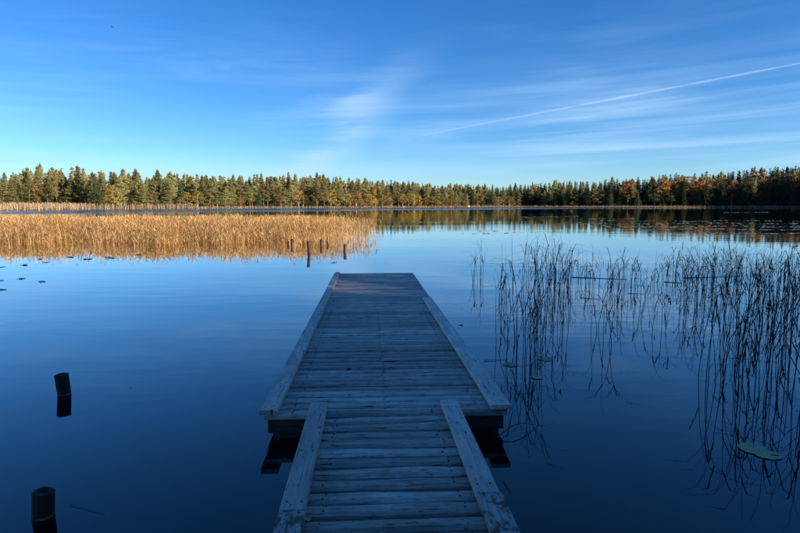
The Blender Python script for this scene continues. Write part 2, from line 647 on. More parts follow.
box('front_beam', PW - 0.09, 0.05, 0.125, 'beam', platform, (0, 0.045, -0.094))
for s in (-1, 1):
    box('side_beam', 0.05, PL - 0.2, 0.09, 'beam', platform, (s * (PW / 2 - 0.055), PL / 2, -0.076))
    for yy in (0.42, 3.3, 6.3, 9.2):
        if yy > 9:
            box('float', 0.42, 0.75, 0.2, 'float', platform, (s * (PW / 2 - 0.30), yy, -0.16), bev=0.04)
        else:
            box('float', 0.42, 0.75, 0.26, 'float', platform, (s * (PW / 2 - 0.30), yy, -0.20), bev=0.04)
    # mooring post under each near corner
    v, f = tube([(0, 0, -1.0), (0.01, 0, -0.3), (0, 0.01, 0.0)], [0.06, 0.06, 0.055], 9)
    obj('corner_post', mesh('corner_post', v, f), M['pile'], platform, (s * (PW / 2 - 0.12), 0.14, -0.035))

# walkway: root at the middle of its far end
WW = 1.14
walk = thing('dock_walkway', 'narrow weathered plank walkway with raised kerb boards joining the platform', 'walkway', (-0.118, 4.30, 0.232), (-TILT, 0, DOCK_YAW))
WL = 7.6
wvars = [board_mesh('plank', WW - 0.10, 0.106, 0.050, 200 + i, 0.013, 0.007) for i in range(8)]
nw = int(WL / 0.1425)
for i in range(nw):
    y = -0.06 - 0.1425 * i
    pk = obj('plank', wvars[rnd.randrange(8)], M['plank'], walk,
        (rnd.uniform(-0.01, 0.01), y + rnd.uniform(-0.004, 0.004), rnd.uniform(-0.007, 0.005)),
        (rnd.uniform(-0.055, 0.055), rnd.uniform(-0.003, 0.003), rnd.choice((0, math.pi)) + rnd.uniform(-0.006, 0.006)))
    if i < 22:
        nails(pk, (-0.36, 0.36), (-0.024, 0.024))
for s, yj in ((-1, -1.565), (1, -1.44)):
    kerb(walk, s * (WW / 2 - 0.065), yj + 0.004, 0.06, 0.13, 310 + s, 0.010, 0.036)
    kerb(walk, s * (WW / 2 - 0.065) + 0.004, yj - 3.2, yj - 0.004, 0.135, 320 + s, 0.009, 0.036, 'rail_old')
    kerb(walk, s * (WW / 2 - 0.065), -WL, yj - 3.21, 0.13, 330 + s, 0.010, 0.036)
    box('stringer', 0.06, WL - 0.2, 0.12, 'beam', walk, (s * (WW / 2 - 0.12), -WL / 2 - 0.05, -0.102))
    for yy in (-1.25, -3.6):
        v, f = tube([(0, 0, -1.2), (0, 0, -0.02)], [0.05, 0.05], 9)
        obj('support_post', mesh('support_post', v, f), M['pile'], walk, (s * (WW / 2 - 0.02), yy, -0.03))
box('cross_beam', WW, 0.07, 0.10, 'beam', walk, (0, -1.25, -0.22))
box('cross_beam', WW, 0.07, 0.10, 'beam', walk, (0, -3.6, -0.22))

# ------------------------------------------------------------------ old mooring piles
def pile(label, group, px, v_water, v_top, wpx, lean=(0, 0), mat='pile', split=False, seed=0):
    p = at(px, v_water)
    h = (v_water - v_top) * p.y / FPX
    r_ = max(wpx * p.y / FPX / 2, 0.03)
    q = random.Random(seed)
    P, rad = [], []
    for k in range(6):
        z = -1.2 + (1.2 + h) * k / 5
        P.append((lean[0] * (z - 0) + q.uniform(-.15, .15) * r_, lean[1] * z + q.uniform(-.15, .15) * r_, z))
        rad.append(r_ * q.uniform(0.94, 1.06))
    v, f = tube(P, rad, 12)
    v = [list(x) for x in v]
    for k in range(12):          # broken, uneven top
        v[5 * 12 + k][2] += q.uniform(-0.13, 0.12) * r_
    top = [sum(v[60 + k][i] for k in range(12)) / 12 for i in range(3)]
    f = f[:-1]
    n0 = len(v)
    for k in range(12):          # rim then a rotted hollow
        v.append([top[0] + (v[60 + k][0] - top[0]) * .62, top[1] + (v[60 + k][1] - top[1]) * .62, top[2] + 0.01 * q.random()])
    v.append([top[0], top[1], top[2] - 0.35 * r_])
    for k in range(12):
        k2 = (k + 1) % 12
        f.append((60 + k, 60 + k2, n0 + k2, n0 + k))
        f.append((n0 + k, n0 + k2, n0 + 12))
    o = obj('mooring_pile', mesh('mooring_pile', v, f), M[mat], loc=(p.x, p.y, 0))
    return tag(o, label, 'pile', group)


pile('short black leaning pile stub standing in open blue water', None, 64.5, 394.5, 373, 12.5, (-0.10, 0), seed=1)
pile('thick black pile stub with hollow rotted top beside the walkway', None, 42.5, 517, 489, 21, (0.0, 0.02), seed=2)
gp = 'old brown piles along the golden reed bed'
pile('tallest brown leaning pile in front of the golden reeds', gp, 309, 254, 241, 2.9, (-0.05, 0), 'pile_brown', seed=3)
pile('brown pile standing apart near the end of the golden reeds', gp, 345, 252, 244.5, 3.2, (0.0, 0), 'pile_brown', seed=4)
pl2 = 'short brown pile among the golden reed stems'
for px_, vw, vt, w_, ln in ((288.5, 245, 241.5, 2.6, 0.05), (292.8, 245.5, 239, 2.6, -0.1), (321.5, 246.5, 239.5, 2.8, -0.05), (328.3, 245.5, 241.5, 2.2, -0.2)):
    pile(pl2, gp, px_, vw, vt, w_, (ln, 0), 'pile_brown', seed=int(px_))

# ------------------------------------------------------------------ trees
def quads(C, size, rng, flat=0.0, aspect=0.55):
    """randomly turned small leaf-clump quads at the centres C"""
    n = len(C)
    a = rng.normal(size=(n, 3))
    a[:, 2] *= (1 - flat)
    a /= np.linalg.norm(a, axis=1)[:, None]
    b_ = rng.normal(size=(n, 3))
    b_ -= a * (a * b_).sum(1)[:, None]
    b_ /= np.linalg.norm(b_, axis=1)[:, None]
    s = (size * rng.uniform(0.6, 1.35, n))[:, None]
    V = np.stack([C - a * s, C - b_ * s * aspect, C + a * s, C + b_ * s * aspect], 1).reshape(-1, 3)
    F = np.arange(4 * n).reshape(n, 4)
    return V, F


def pine_crown(seed, H=13.0, base=0.30, wid=2.3, nb=30, per=60):
    rng = np.random.default_rng(seed)
    C = []
    for i in range(nb):
        u = (i + rng.uniform(0, 1)) / nb
        z = H * (base + (0.985 - base) * u)
        prof = (math.sin(math.pi * min(1, 0.16 + 0.84 * u) ** 0.8) ** 0.7) if u < 0.97 else 0.25
        L = wid * max(0.2, prof) * rng.uniform(0.45, 1.3) * (1.0 - 0.35 * u) * min(1.0, (1.04 - u) * 2.6)
        an = i * 2.4 + rng.uniform(-0.6, 0.6)
        rise = 0.15 + 0.35 * u
        for k in range(3):
            f_ = (0.30, 0.68, 1.0)[k]
            ctr = np.array([math.cos(an) * L * f_, math.sin(an) * L * f_, z + L * f_ * rise])
            rr = np.array([0.70, 0.70, 0.46]) * rng.uniform(0.7, 1.2) * (0.55 if u > 0.88 else 0.85 if u > 0.75 else 1)
            C.append(ctr + np.clip(rng.normal(size=(per, 3)) * 0.55, -1, 1) * rr)
    zt = rng.uniform(0.90, 1.03, 70)
    tip = np.stack([rng.normal(size=70) * 0.9 * (1.05 - zt) * 2.2, rng.normal(size=70) * 0.9 * (1.05 - zt) * 2.2, H * zt], 1)
    C.append(tip)
    C = np.concatenate(C)
    return quads(C, 0.165, rng, 0.2)


def spruce_crown(seed, H=14.0, wid=2.1, levels=34):
    rng = np.random.default_rng(seed)
    C = []
    for i in range(levels):
        u = i / (levels - 1)
        z = H * (0.08 + 0.91 * u)
        L = wid * (1 - u) ** 0.85 * rng.uniform(0.8, 1.15) + 0.10
        nb = max(3, int(9 * (1 - u) + 3))
        a0 = rng.uniform(0, 6.28)
        for k in range(nb):
            an = a0 + 2 * math.pi * k / nb + rng.uniform(-0.25, 0.25)
            Lk = L * rng.uniform(0.7, 1.2)
            m_ = max(6, int(22 * Lk / 1.2))
            f_ = rng.uniform(0.15, 1, m_)
            pts = np.stack([np.cos(an) * Lk * f_, np.sin(an) * Lk * f_, z - Lk * 0.42 * f_ ** 1.4], 1)
            C.append(pts + rng.normal(size=(m_, 3)) * np.array([0.13, 0.13, 0.10]))
    C = np.concatenate(C)
    return quads(C, 0.17, rng, 0.35, 0.5)


def broad_crown(seed, H=11.0, base=0.22, wid=2.4, n=52, per=44):
    rng = np.random.default_rng(seed)
    C = []
    for i in range(n):
        v = rng.normal(size=3)
        v /= np.linalg.norm(v)
        r_ = rng.uniform(0.35, 1.0) ** 0.6
        zc = H * (base + 1) / 2
        ctr = np.array([v[0] * wid * r_, v[1] * wid * r_, zc + v[2] * H * (1 - base) / 2 * r_])
        ctr[:2] *= 0.75 + 0.3 * (1 - abs(v[2]))
        C.append(ctr + np.clip(rng.normal(size=(per, 3)) * 0.5, -1, 1) * np.array([0.75, 0.75, 0.6]) * rng.uniform(0.6, 1.1))
    C = np.concatenate(C)
    return quads(C, 0.155, rng, 0.0, 0.7)


def trunk_parts(seed, H, r0, base, wid, nb=10, top=0.96):
    q = random.Random(seed)
    bx, by = q.uniform(-.25, .25), q.uniform(-.25, .25)
    path = [(bx * math.sin(3 * k / 6), by * math.sin(2.5 * k / 6), -0.4 + (H * top + 0.4) * k / 6) for k in range(7)]
    rad = [r0 * (1 - 0.92 * k / 6) for k in range(7)]
    parts = [tube(path, rad, 7)]
    for i in range(nb):
        u = base + (0.92 - base) * (i + q.random()) / nb
        an = i * 2.4 + q.uniform(-.5, .5)
        L = wid * q.uniform(0.5, 0.9) * (1.15 - u)
        z = H * u
        parts.append(tube([(0, 0, z), (math.cos(an) * L * .5, math.sin(an) * L * .5, z + L * .15), (math.cos(an) * L, math.sin(an) * L, z + L * .4)],
                          [r0 * 0.32 * (1.1 - u), r0 * 0.2 * (1.1 - u), 0.012], 4, False))
    return join(parts)


KINDS = {}


def add_kind(kind, crownf, seeds, H, r0, base, wid, bark, mats):
    out = []
    for s in seeds:
        V, F = crownf(s)
        tv, tf = trunk_parts(s, H, r0, base, wid)
        out.append((V, F, mesh('trunk', tv, tf, True)))
    for v in out:
        v[2].materials.append(M[bark])
    for mt in mats:
        key = kind + ':' + mt
        KINDS[key] = []
        for V, F, tm in out:
            me = mesh('crown', V, F)
            me.materials.append(M[mt])
            KINDS[key].append((me, tm, H, V, F))


add_kind('pine', lambda s: pine_crown(s, base=(0.06, 0.14, 0.24, 0.04, 0.10, 0.30, 0.08)[s % 7], wid=(2.3, 1.7, 2.7, 2.1, 1.6, 2.5)[s % 6], nb=(30, 22, 34, 26, 18)[s % 5]), list(range(12, 22)), 13.0, 0.17, 0.3, 2.2, 'pine_bark', ['pine'])
add_kind('spruce', lambda s: spruce_crown(s, wid=(2.1, 1.7, 2.4, 1.9)[s % 4]), [24, 25, 26, 27], 14.0, 0.17, 0.15, 1.6, 'spruce_bark', ['spruce'])
add_kind('broad', lambda s: broad_crown(s, base=(0.06, 0.14, 0.04, 0.18)[s % 4], wid=(2.4, 2.0, 2.2, 2.7)[s % 4]), [32, 33, 34, 35], 11.0, 0.13, 0.25, 2.2, 'birch_bark', ['birch_gold', 'birch_green', 'orange', 'russet'])

TREE_NAME = {'pine:pine': ('pine_tree', 'tree'), 'spruce:spruce': ('spruce_tree', 'tree'), 'broad:birch_gold': ('birch_tree', 'tree'),
             'broad:birch_green': ('birch_tree', 'tree'), 'broad:orange': ('maple_tree', 'tree'), 'broad:russet': ('oak_tree', 'tree')}
ZONE = {'left': 'sunlit shore behind golden reeds', 'mid': 'far shore beyond the dock',
        'right': 'shaded shore beyond dark reeds', 'near': 'near shore beside the walkway'}
WORD = {'pine:pine': 'olive green pine tree', 'spruce:spruce': 'dark pointed spruce tree', 'broad:birch_gold': 'golden yellow birch tree',
        'broad:birch_green': 'yellowish green birch tree', 'broad:orange': 'orange autumn maple tree', 'broad:russet': 'russet brown oak tree'}


def tree(key, x, y, z, h, zone, q, wide=1.0, label=None, where=''):
    me, tm, H, _, _ = KINDS[key][q.randrange(len(KINDS[key]))]
    s = h / H
    word = ('tall ' if h > 13.5 else 'low ' if h < 8 else '') + WORD[key] + where
    lab = label or '%s on the %s' % (word, ZONE[zone])
    grp = None if label else '%ss on the %s' % (WORD[key], ZONE[zone])
    o = thing(TREE_NAME[key][0], lab, 'tree', (x, y, z), (q.uniform(-.04, .04), q.uniform(-.04, .04), q.uniform(0, 6.28)), grp)
    w = s ** 0.5 * wide if s < 1 else s * wide
    o.scale = (w * q.uniform(.85, 1.2), w * q.uniform(.85, 1.2), s)
    obj('trunk', tm, None, o)
    obj('crown', me, None, o)
    return o


SKY = [(0, 174), (30, 169), (60, 168), (93, 170), (120, 171), (150, 174), (190, 174), (230, 176.5), (275, 176), (330, 177), (360, 179.5),
       (400, 180.5), (430, 184), (460, 184.5), (500, 186), (530, 184), (560, 181.5), (600, 180.5), (640, 178.5), (675, 174), (700, 174), (730, 171),
       (750, 167.5), (770, 168.5), (790, 165), (800, 165), (860, 164)]


def skyline(px):
    return float(np.interp(px, [s[0] for s in SKY], [s[1] for s in SKY]))


def top_z(px, depth):
    return CAM_H + (204 - skyline(px)) * depth / FPX


def pick(px, row, q):
    r_ = q.random()
    if px < 330:
        if row == 0:
            return 'pine:pine' if r_ < 0.58 else ('broad:birch_gold' if r_ < 0.72 else 'broad:birch_green' if r_ < 0.91 else 'broad:russet' if r_ < 0.95 else 'spruce:spruce')
        return 'pine:pine' if r_ < 0.90 else 'spruce:spruce'
    if px < 450:
        if row == 0:
            return 'broad:birch_gold' if r_ < 0.58 else ('broad:birch_green' if r_ < 0.72 else 'broad:russet' if r_ < 0.80 else 'pine:pine')
        return 'pine:pine' if r_ < 0.48 else ('spruce:spruce' if r_ < 0.62 else 'broad:birch_gold')
    if px < 520:
        if row == 0:
            return 'pine:pine' if r_ < 0.5 else ('broad:birch_gold' if r_ < 0.66 else 'broad:russet' if r_ < 0.8 else 'spruce:spruce')
        return 'pine:pine' if r_ < 0.5 else 'spruce:spruce'
    if px < 640:
        if row == 0:
            return 'spruce:spruce' if r_ < 0.5 else ('pine:pine' if r_ < 0.85 else 'broad:birch_green')
        return 'spruce:spruce' if r_ < 0.62 else 'pine:pine'
    if row == 0:
        return 'spruce:spruce' if r_ < 0.45 else ('pine:pine' if r_ < 0.68 else 'broad:birch_green' if r_ < 0.9 else 'broad:russet')
    if row == 1:
        return 'broad:orange' if r_ < (0.20 if px < 725 else 0.05) else ('broad:russet' if r_ < 0.48 else 'broad:birch_green' if r_ < 0.62 else 'spruce:spruce')
    return 'spruce:spruce' if r_ < 0.66 else ('pine:pine' if r_ < 0.84 else 'broad:birch_green')


q = random.Random(77)
ROWS = [(6, 2.9, 0.82), (11.5, 3.0, 0.96), (18, 3.3, 1.0)]
for row, (off, step, hf) in enumerate(ROWS):
    az = _px(-16)
    while az < _px(816):
        D0 = shore(az)
        marsh = float(np.interp(az, [_px(0), _px(60), _px(100)], [40, 28, 2]))
        d = D0 + marsh + off + q.uniform(-2.5, 2.5)
        px = 400 + FPX * math.tan(R(az))
        x, y = d * math.sin(R(az)), d * math.cos(R(az))
        z = ground_z(az, off + marsh) - 0.1
        key = pick(px, row, q)
        full = top_z(px, y) - z
        h = full * hf * (q.uniform(0.74, 0.98) if q.random() < 0.74 else q.uniform(1.0, 1.11))
        if key.startswith('broad'):
            h *= q.uniform(0.45, 0.85) if row == 0 else (0.86 if key.endswith('orange') else 0.8)
        if row == 0 and px > 520:
            h *= 0.92
        zone = 'left' if px < 330 else ('mid' if px < 520 else 'right')
        tree(key, x, y, z, h, zone, q, q.uniform(1.0, 1.4) if key.startswith('pine') else q.uniform(1.2, 1.6), where=(' in the front row', ' in the second row', ' in the back row')[row])
        az += math.degrees(step * q.uniform(0.7, 1.3) / d)

# trees that stand out on the right shore
def lone(px, off, ytop, key, wide, label):
    az = _px(px)
    d = shore(az) + off
    x, y = d * math.sin(R(az)), d * math.cos(R(az))
    z = ground_z(az, off)
    h = CAM_H + (204 - ytop) * y / FPX - z
    return tree(key, x, y, z, h, 'right', q, wide, label)


lone(626, 10, 179, 'broad:orange', 1.75, 'broad vivid orange tree standing alone among dark spruces')
lone(532, 22, 182, 'broad:orange', 0.9, 'slim orange tree poking above the dark tree line')
lone(660, 12, 180, 'broad:orange', 1.5, 'orange tree beside the first of the long orange row')
for px_ in (676, 688, 701, 714):
    o = lone(px_, 14 + q.uniform(-2, 2), 177 + q.uniform(-1, 2), 'broad:orange', 1.6, 'wide orange tree in the unbroken row above dark trunks')
    o['group'] = 'row of orange trees on the shaded shore'
lone(790, 13, 175, 'broad:birch_green', 1.8, 'broad yellow green tree below the tallest spruces')

# the deeper wood behind the rows: one mass, its trees not to be told apart
def forest(name, cells, label, mat_keys):
    rng = np.random.default_rng(9)
    for key in mat_keys:
        Vs, Fs, n0 = [], [], 0
        for (x, y, z, h, k) in cells:
            if k != key:
                continue
            _, _, H, V, F = KINDS[key][rng.integers(len(KINDS[key]))]
            nq = len(F)
            sel = rng.choice(nq, int(nq * 0.26), replace=False)
            Q = V.reshape(-1, 4, 3)[sel].copy()
            c_ = Q.mean(1, keepdims=True)
            Q = c_ + (Q - c_) * 1.9
            a = rng.uniform(0, 6.28)
            s = h / H
            X = Q[..., 0] * math.cos(a) - Q[..., 1] * math.sin(a)
            Y = Q[..., 0] * math.sin(a) + Q[..., 1] * math.cos(a)
            Q = np.stack([X * s * 1.1 + x, Y * s * 1.1 + y, Q[..., 2] * s + z], -1).reshape(-1, 3)
            Vs.append(Q)
            Fs.append(np.arange(len(Q)).reshape(-1, 4) + n0)
            n0 += len(Q)
        o = obj(name, mesh(name, np.concatenate(Vs), np.concatenate(Fs)), M[key.split(':')[1]])
        tag(o, label[key], 'forest', kind='stuff')


cells = []
for off, step, hf in ((8, 3.6, 0.85), (16, 3.6, 0.95), (25, 3.6, 0.98), (32, 4.0, 0.97), (42, 4.8, 0.95), (56, 6, 0.93), (75, 7, 0.92)):
    az = -50.0
    while az < 50.0:
        if off < 20 and _px(-18) < az < _px(818):
            az = _px(820)
        marsh = float(np.interp(az, [_px(0), _px(60), _px(100)], [40, 28, 2]))
        d = shore(az) + marsh + off + q.uniform(-3, 3)
        px = 400 + FPX * math.tan(R(az))
        x, y = d * math.sin(R(az)), d * math.cos(R(az))
        z = ground_z(az, off + marsh)
        h = (top_z(px, y) - z) * hf * q.uniform(0.85, 1.04)
        key = 'spruce:spruce' if (px > 480 and q.random() < 0.55) or q.random() < 0.12 else 'pine:pine'
        cells.append((x, y, z, h, key))
        az += math.degrees(step * q.uniform(0.7, 1.3) / d)
forest('forest', cells, {'pine:pine': 'deep pine wood filling in behind the front trees of the far shore',
                         'spruce:spruce': 'deep dark spruce wood behind the front trees of the far shore'}, ['pine:pine', 'spruce:spruce'])

# trees of the near shore, to the right of and behind the walkway: they shade the dock
qn = random.Random(5)
for off, step in ((4, 2.7), (8.5, 2.9), (14, 3.2), (20, 3.6)):
    az = 72.0
    while az < 176:
        d = shore(az) + off + qn.uniform(-1, 1)
        x, y = d * math.sin(R(az)), d * math.cos(R(az))
        h = float(np.interp(az, [72, 84, 90, 98, 125, 140, 176], [9, 11, 12.2, 15.6, 16.5, 13, 12])) * qn.uniform(0.92, 1.06)
        tree('pine:pine' if qn.random() < 0.5 else 'spruce:spruce', x, y, ground_z(az, off), h, 'near', qn, 1.45)
        az += math.degrees(step * qn.uniform(0.8, 1.2) / d)

# more of the near-shore spruces, where the low sun would otherwise reach the dock
for tx, ty in ((0.7, 4.4), (0.0, 5.6), (-0.6, 6.8), (0.5, 8.0), (-1.0, 9.0), (-3.2, 5.3), (-2.1, 3.2), (0.4, 3.0), (3.0, 6.5), (6.0, 9.0)):
    for k in range(20, 90):
        x, y = tx + math.sin(SUN_AZ) * k, ty + math.cos(SUN_AZ) * k
        az = math.degrees(math.atan2(x, y))
        if math.hypot(x, y) > shore(az) + 6.5:
            break
    tree('spruce:spruce', x + qn.uniform(-1, 1), y + qn.uniform(-.5, .5), ground_z(az, 6.5), 1.3 * k * math.tan(SUN_EL), 'near', qn, 1.5)

# ------------------------------------------------------------------ reeds
def strands(pts, hts, rng, width, seg=2, lean=0.12, leaves=2, leaf_len=0.45, leaf_w=0.010):
    """thin upright blades with drooping leaves, all in one mesh"""
    V, F = [], []
    n0 = 0
    for (x, y, z0), h in zip(pts, hts):
        a = rng.uniform(0, 6.28)
        lx, ly = rng.normal() * lean * h, rng.normal() * lean * h
        ca, sa = math.cos(a) * width, math.sin(a) * width
        for k in range(seg + 1):
            u = k / seg
            w = (1 - 0.75 * u)
            cx, cy, cz = x + lx * u * u, y + ly * u * u, z0 - 0.1 + (h + 0.1) * u
            V += [(cx - ca * w, cy - sa * w, cz), (cx + ca * w, cy + sa * w, cz)]
        for k in range(seg):
            b0 = n0 + 2 * k
            F.append((b0, b0 + 1, b0 + 3, b0 + 2))
        n0 += 2 * (seg + 1)
        # feathery plume at the tip
        if rng.random() < 0.6:
            pw = width * 2.2
            dx, dy = rng.normal() * 0.06, rng.normal() * 0.06
            V += [(x + lx, y + ly, z0 + h * 0.9), (x + lx + ca / width * pw + dx * .5, y + ly + sa / width * pw + dy * .5, z0 + h + 0.02),
                  (x + lx + dx * 1.6, y + ly + dy * 1.6, z0 + h + 0.13), (x + lx - ca / width * pw * .5 + dx * .5, y + ly - sa / width * pw * .5 + dy * .5, z0 + h + 0.03)]
            F.append((n0, n0 + 1, n0 + 2, n0 + 3))
            n0 += 4
        for _ in range(leaves):
            u = rng.uniform(0.3, 0.9)
            b_ = rng.uniform(0, 6.28)
            L = leaf_len * rng.uniform(0.5, 1.2)
            dx, dy = math.cos(b_), math.sin(b_)
            px_, py_, pz_ = x + lx * u * u, y + ly * u * u, z0 + h * u
            e = rng.uniform(0.1, 0.6)
            mx, my, mz = px_ + dx * L * .45, py_ + dy * L * .45, pz_ + L * .55
            qx, qy, qz = px_ + dx * L * .95, py_ + dy * L * .95, pz_ + L * e
            wx, wy = -dy * leaf_w, dx * leaf_w
            V += [(px_ - wx, py_ - wy, pz_), (px_ + wx, py_ + wy, pz_), (mx + wx, my + wy, mz), (mx - wx, my - wy, mz),
                  (qx + wx * .15, qy + wy * .15, qz), (qx - wx * .15, qy - wy * .15, qz)]
            F.append((n0, n0 + 1, n0 + 2, n0 + 3))
            F.append((n0 + 3, n0 + 2, n0 + 4, n0 + 5))
            n0 += 6
    return np.array(V), np.array(F)


rng = np.random.default_rng(21)
pts, hts = [], []
while len(pts) < 25500:
    dep = 24.0 + 21.0 * rng.random() ** 1.15
    u = rng.uniform(-150, 380)
    x = (u - 400) / FPX * dep * 1.02
    wob = 1.0 * math.sin(x * 0.7) + 0.8 * math.sin(x * 1.9 + 1) + 0.5 * math.sin(x * 4.3)
    edge = 25.2 + wob + (0.6 if u > 300 else 0)
    if rng.random() > np.clip(0.07 + max(0, (dep - edge - 0.2) / 5.0) ** 1.4, 0.03, 1):
        continue
    if u > 318 + 14 * math.sin(dep * 1.3) and rng.random() < ((u - 300) / 80) ** 0.7:
        continue
    cl_ = math.sin(x * 2.3 + dep) + math.sin(x * 5.1 - dep * 1.7)
    if cl_ < -0.7 and rng.random() < 0.55:
        continue
    pts.append((x, dep, 0))
    hts.append(min((0.45 if rng.random() < 0.75 else 0.75) + max(0, dep - 25.0) * 0.085, 1.8 - 12.3 * dep / FPX) * rng.uniform(0.60, 1.10) * (0.93 + 0.09 * math.sin(x * 0.9 + dep * .6) * math.sin(x * 0.37 + 2)) * (0.9 if u > 345 else 1))
Vr, Fr = strands(pts, hts, rng, 0.0055, 2, 0.13, 3, 0.40, 0.009)
tag(obj('reed_bed', mesh('reed_bed', Vr, Fr), M['reed_gold']), 'sunlit golden reed bed standing in the shallow lake', 'reeds', kind='stuff')

pts, hts = [], []
for i in range(15000):
    u = rng.uniform(-20, 830)
    az = _px(u)
    wide = float(np.interp(u, [0, 60, 90, 105, 140, 150, 185, 200, 450, 470, 530, 550, 640, 680, 820], [36, 30, 16, 3, 3, 9, 9, 3, 4, 14, 10, 2, 1, 1.5, 2]))
    dens = wide / 36 * 1.6 if wide > 5 else 0.30
    if rng.random() > dens:
        continue
    off = rng.uniform(-0.8, wide)
    d = shore(az) + off
    pts.append((d * math.sin(R(az)), d * math.cos(R(az)), max(0, ground_z(az, off) - 0.05)))
    hts.append(rng.uniform(0.45, 0.95) if u > 200 else rng.uniform(1.0, 1.8))
Vr, Fr = strands(pts, hts, rng, 0.05, 1, 0.12, 1, 0.5, 0.05)
tag(obj('shore_reeds', mesh('shore_reeds', Vr, Fr), M['reed_far']), 'pale dry reed fringe along the far waterline', 'reeds', kind='stuff')

# dark bulrush stalks: a few stalk shapes shared by all clumps
def stalk_mesh(seed, H=1.25, bend=0.1, broken=False, leaves=1):
    s = random.Random(seed)
    an = s.uniform(0, 6.28)
    ca, sa = math.cos(an), math.sin(an)
    path, rad = [], []
    n = 8
    for k in range(n):
        u = (k / (n - 1)) ** 0.85
        r_ = bend * H * (0.6 * u ** 1.6 + 1.5 * u ** 7)
        z = -0.15 + (H + 0.15) * u - 0.5 * bend * H * u ** 3 - 0.9 * bend * H * u ** 9
        if broken and u > 0.55:
            e = (u - 0.55) / 0.45
            r_ += e * 0.42 * H
            z = -0.15 + (H + 0.15) * 0.55 + e * H * s.uniform(-0.12, 0.05)
        path.append((ca * r_ + s.uniform(-.006, .006), sa * r_ + s.uniform(-.006, .006), z))
        rad.append(0.0053 * (1 - 0.72 * u))
    parts = [tube(path, rad, 3, False)]
    for i in range(leaves):
        k = s.choice((2, 3, 4, 5))
        p = path[k]
        b_ = s.uniform(0, 6.28)
        L = s.uniform(0.22, 0.5)
        dx, dy = math.cos(b_), math.sin(b_)
        w = 0.006
        v = [(p[0] - dy * w, p[1] + dx * w, p[2]), (p[0] + dy * w, p[1] - dx * w, p[2]),
             (p[0] + dx * L * .3 + dy * w, p[1] + dy * L * .3 - dx * w, p[2] + L * .62), (p[0] + dx * L * .3 - dy * w, p[1] + dy * L * .3 + dx * w, p[2] + L * .62),
             (p[0] + dx * L * .8, p[1] + dy * L * .8, p[2] + L * s.uniform(.3, .75))]
        parts.append((v, [(0, 1, 2, 3), (3, 2, 4)]))
    if s.random() < 0.08:        # small dark seed tuft
        p = path[-1]
        parts.append(tube([(p[0], p[1], p[2] - 0.05), (p[0] + .006, p[1], p[2]), (p[0] + .02 * ca, p[1] + .02 * sa, p[2] + 0.06)], [0.002, 0.009, 0.001], 4, False))
    v, f = join(parts)
    me = mesh('stalk', v, f)
    me.materials.append(M['reed_dark'])
    return me


STALKS = [stalk_mesh(500 + i, 1.25, (0.02, 0.05, 0.1, 0.18, 0.28)[i % 5], False, 1 + i % 2) for i in range(14)]
BROKEN = [stalk_mesh(560 + i, 1.15, 0.06, True, 1) for i in range(4)]


def reed_clump(px, v_water, ntop, n, spread, label, group, s, pb=0.06):
    label = '%s, %s stalks' % (label, ('three', 'four', 'five', 'six', 'seven', 'eight', 'nine')[n - 3])
    p = at(px, v_water)
    hh = (v_water - ntop) * p.y / FPX
    o = thing('reed_clump', label, 'reeds', (p.x, p.y, 0), (0, 0, 0), group)
    for i in range(n):
        me = s.choice(BROKEN) if s.random() < pb else s.choice(STALKS)
        sc_ = hh / 1.25 * s.uniform(0.66, 1.12)
        obj('stalk', me, None, o, (s.gauss(0, spread), s.gauss(0, spread * 1.2), 0), (s.gauss(0, .032), s.gauss(0, .032), s.uniform(0, 6.28)),
            (1.0, 1.0, sc_))
    return o


s = random.Random(3)
LAB = {
    'tuft': 'sparse tuft of thin dark stalks standing alone off the dock',
    'dock': 'dark reed clump rising beside the right kerb of the platform',
    'thick': 'thick dark reed clump between the dock and the fallen stalk',
    'mid': 'slender dark reed clump around the floating fallen stalk',
    'stand': 'dark reed clump in the dense stand away from the dock',
    'front': 'dark reed clump near the large pale lily pad'}
GRP = 'dark reed clumps off the right side of the dock'
reed_clump(471.5, 283, 240, 4, 0.035, LAB['tuft'], GRP, s, 0)
reed_clump(481.5, 282, 237, 5, 0.05, LAB['tuft'], GRP, s, 0)
for px_, vw, vt, n_ in ((499, 300, 240, 4), (506, 310, 238, 4), (515, 340, 238, 4), (521, 350, 236, 4), (528, 362, 238, 5), (536, 330, 234, 5), (504, 352, 262, 3), (524, 372, 280, 3)):
    reed_clump(px_, vw, vt, n_, 0.07, LAB['dock'], GRP, s)
for px_, vw, vt, n_ in ((527, 291, 232, 6), (534, 288, 236, 5), (541, 294, 231, 9), (547, 290, 233, 8), (554, 285, 237, 7), (560, 290, 236, 6), (566, 283, 233, 9), (571, 287, 240, 8), (552, 318, 240, 5), (565, 325, 250, 4)):
    reed_clump(px_, vw, vt, n_, 0.075, LAB['thick'], GRP, s)
for px_, vw, vt, n_ in ((580, 281, 247, 5), (588, 284, 245, 5), (596, 286, 248, 5), (611, 285, 250, 6), (617, 289, 246, 7), (624, 283, 242, 8), (631, 287, 256, 5), (641, 283, 252, 4), (650, 290, 255, 4), (659, 284, 250, 5), (612, 345, 262, 3), (668, 281, 246, 5), (637, 320, 262, 3), (584, 292, 244, 4), (603, 300, 252, 4), (592, 330, 256, 3), (622, 305, 250, 5), (646, 300, 252, 4), (654, 330, 262, 3), (664, 296, 248, 5)):
    reed_clump(px_, vw, vt, n_, 0.085, LAB['mid'], GRP, s)
for i in range(46):
    px_ = 676 + 150 * (i + s.random()) / 46
    vw = s.choice((272, 276, 280, 286, 292, 300, 310, 325))+ s.uniform(-3, 3)
    reed_clump(px_, vw, s.uniform(238, 256), s.randint(5, 9), 0.13, LAB['stand'], GRP, s)
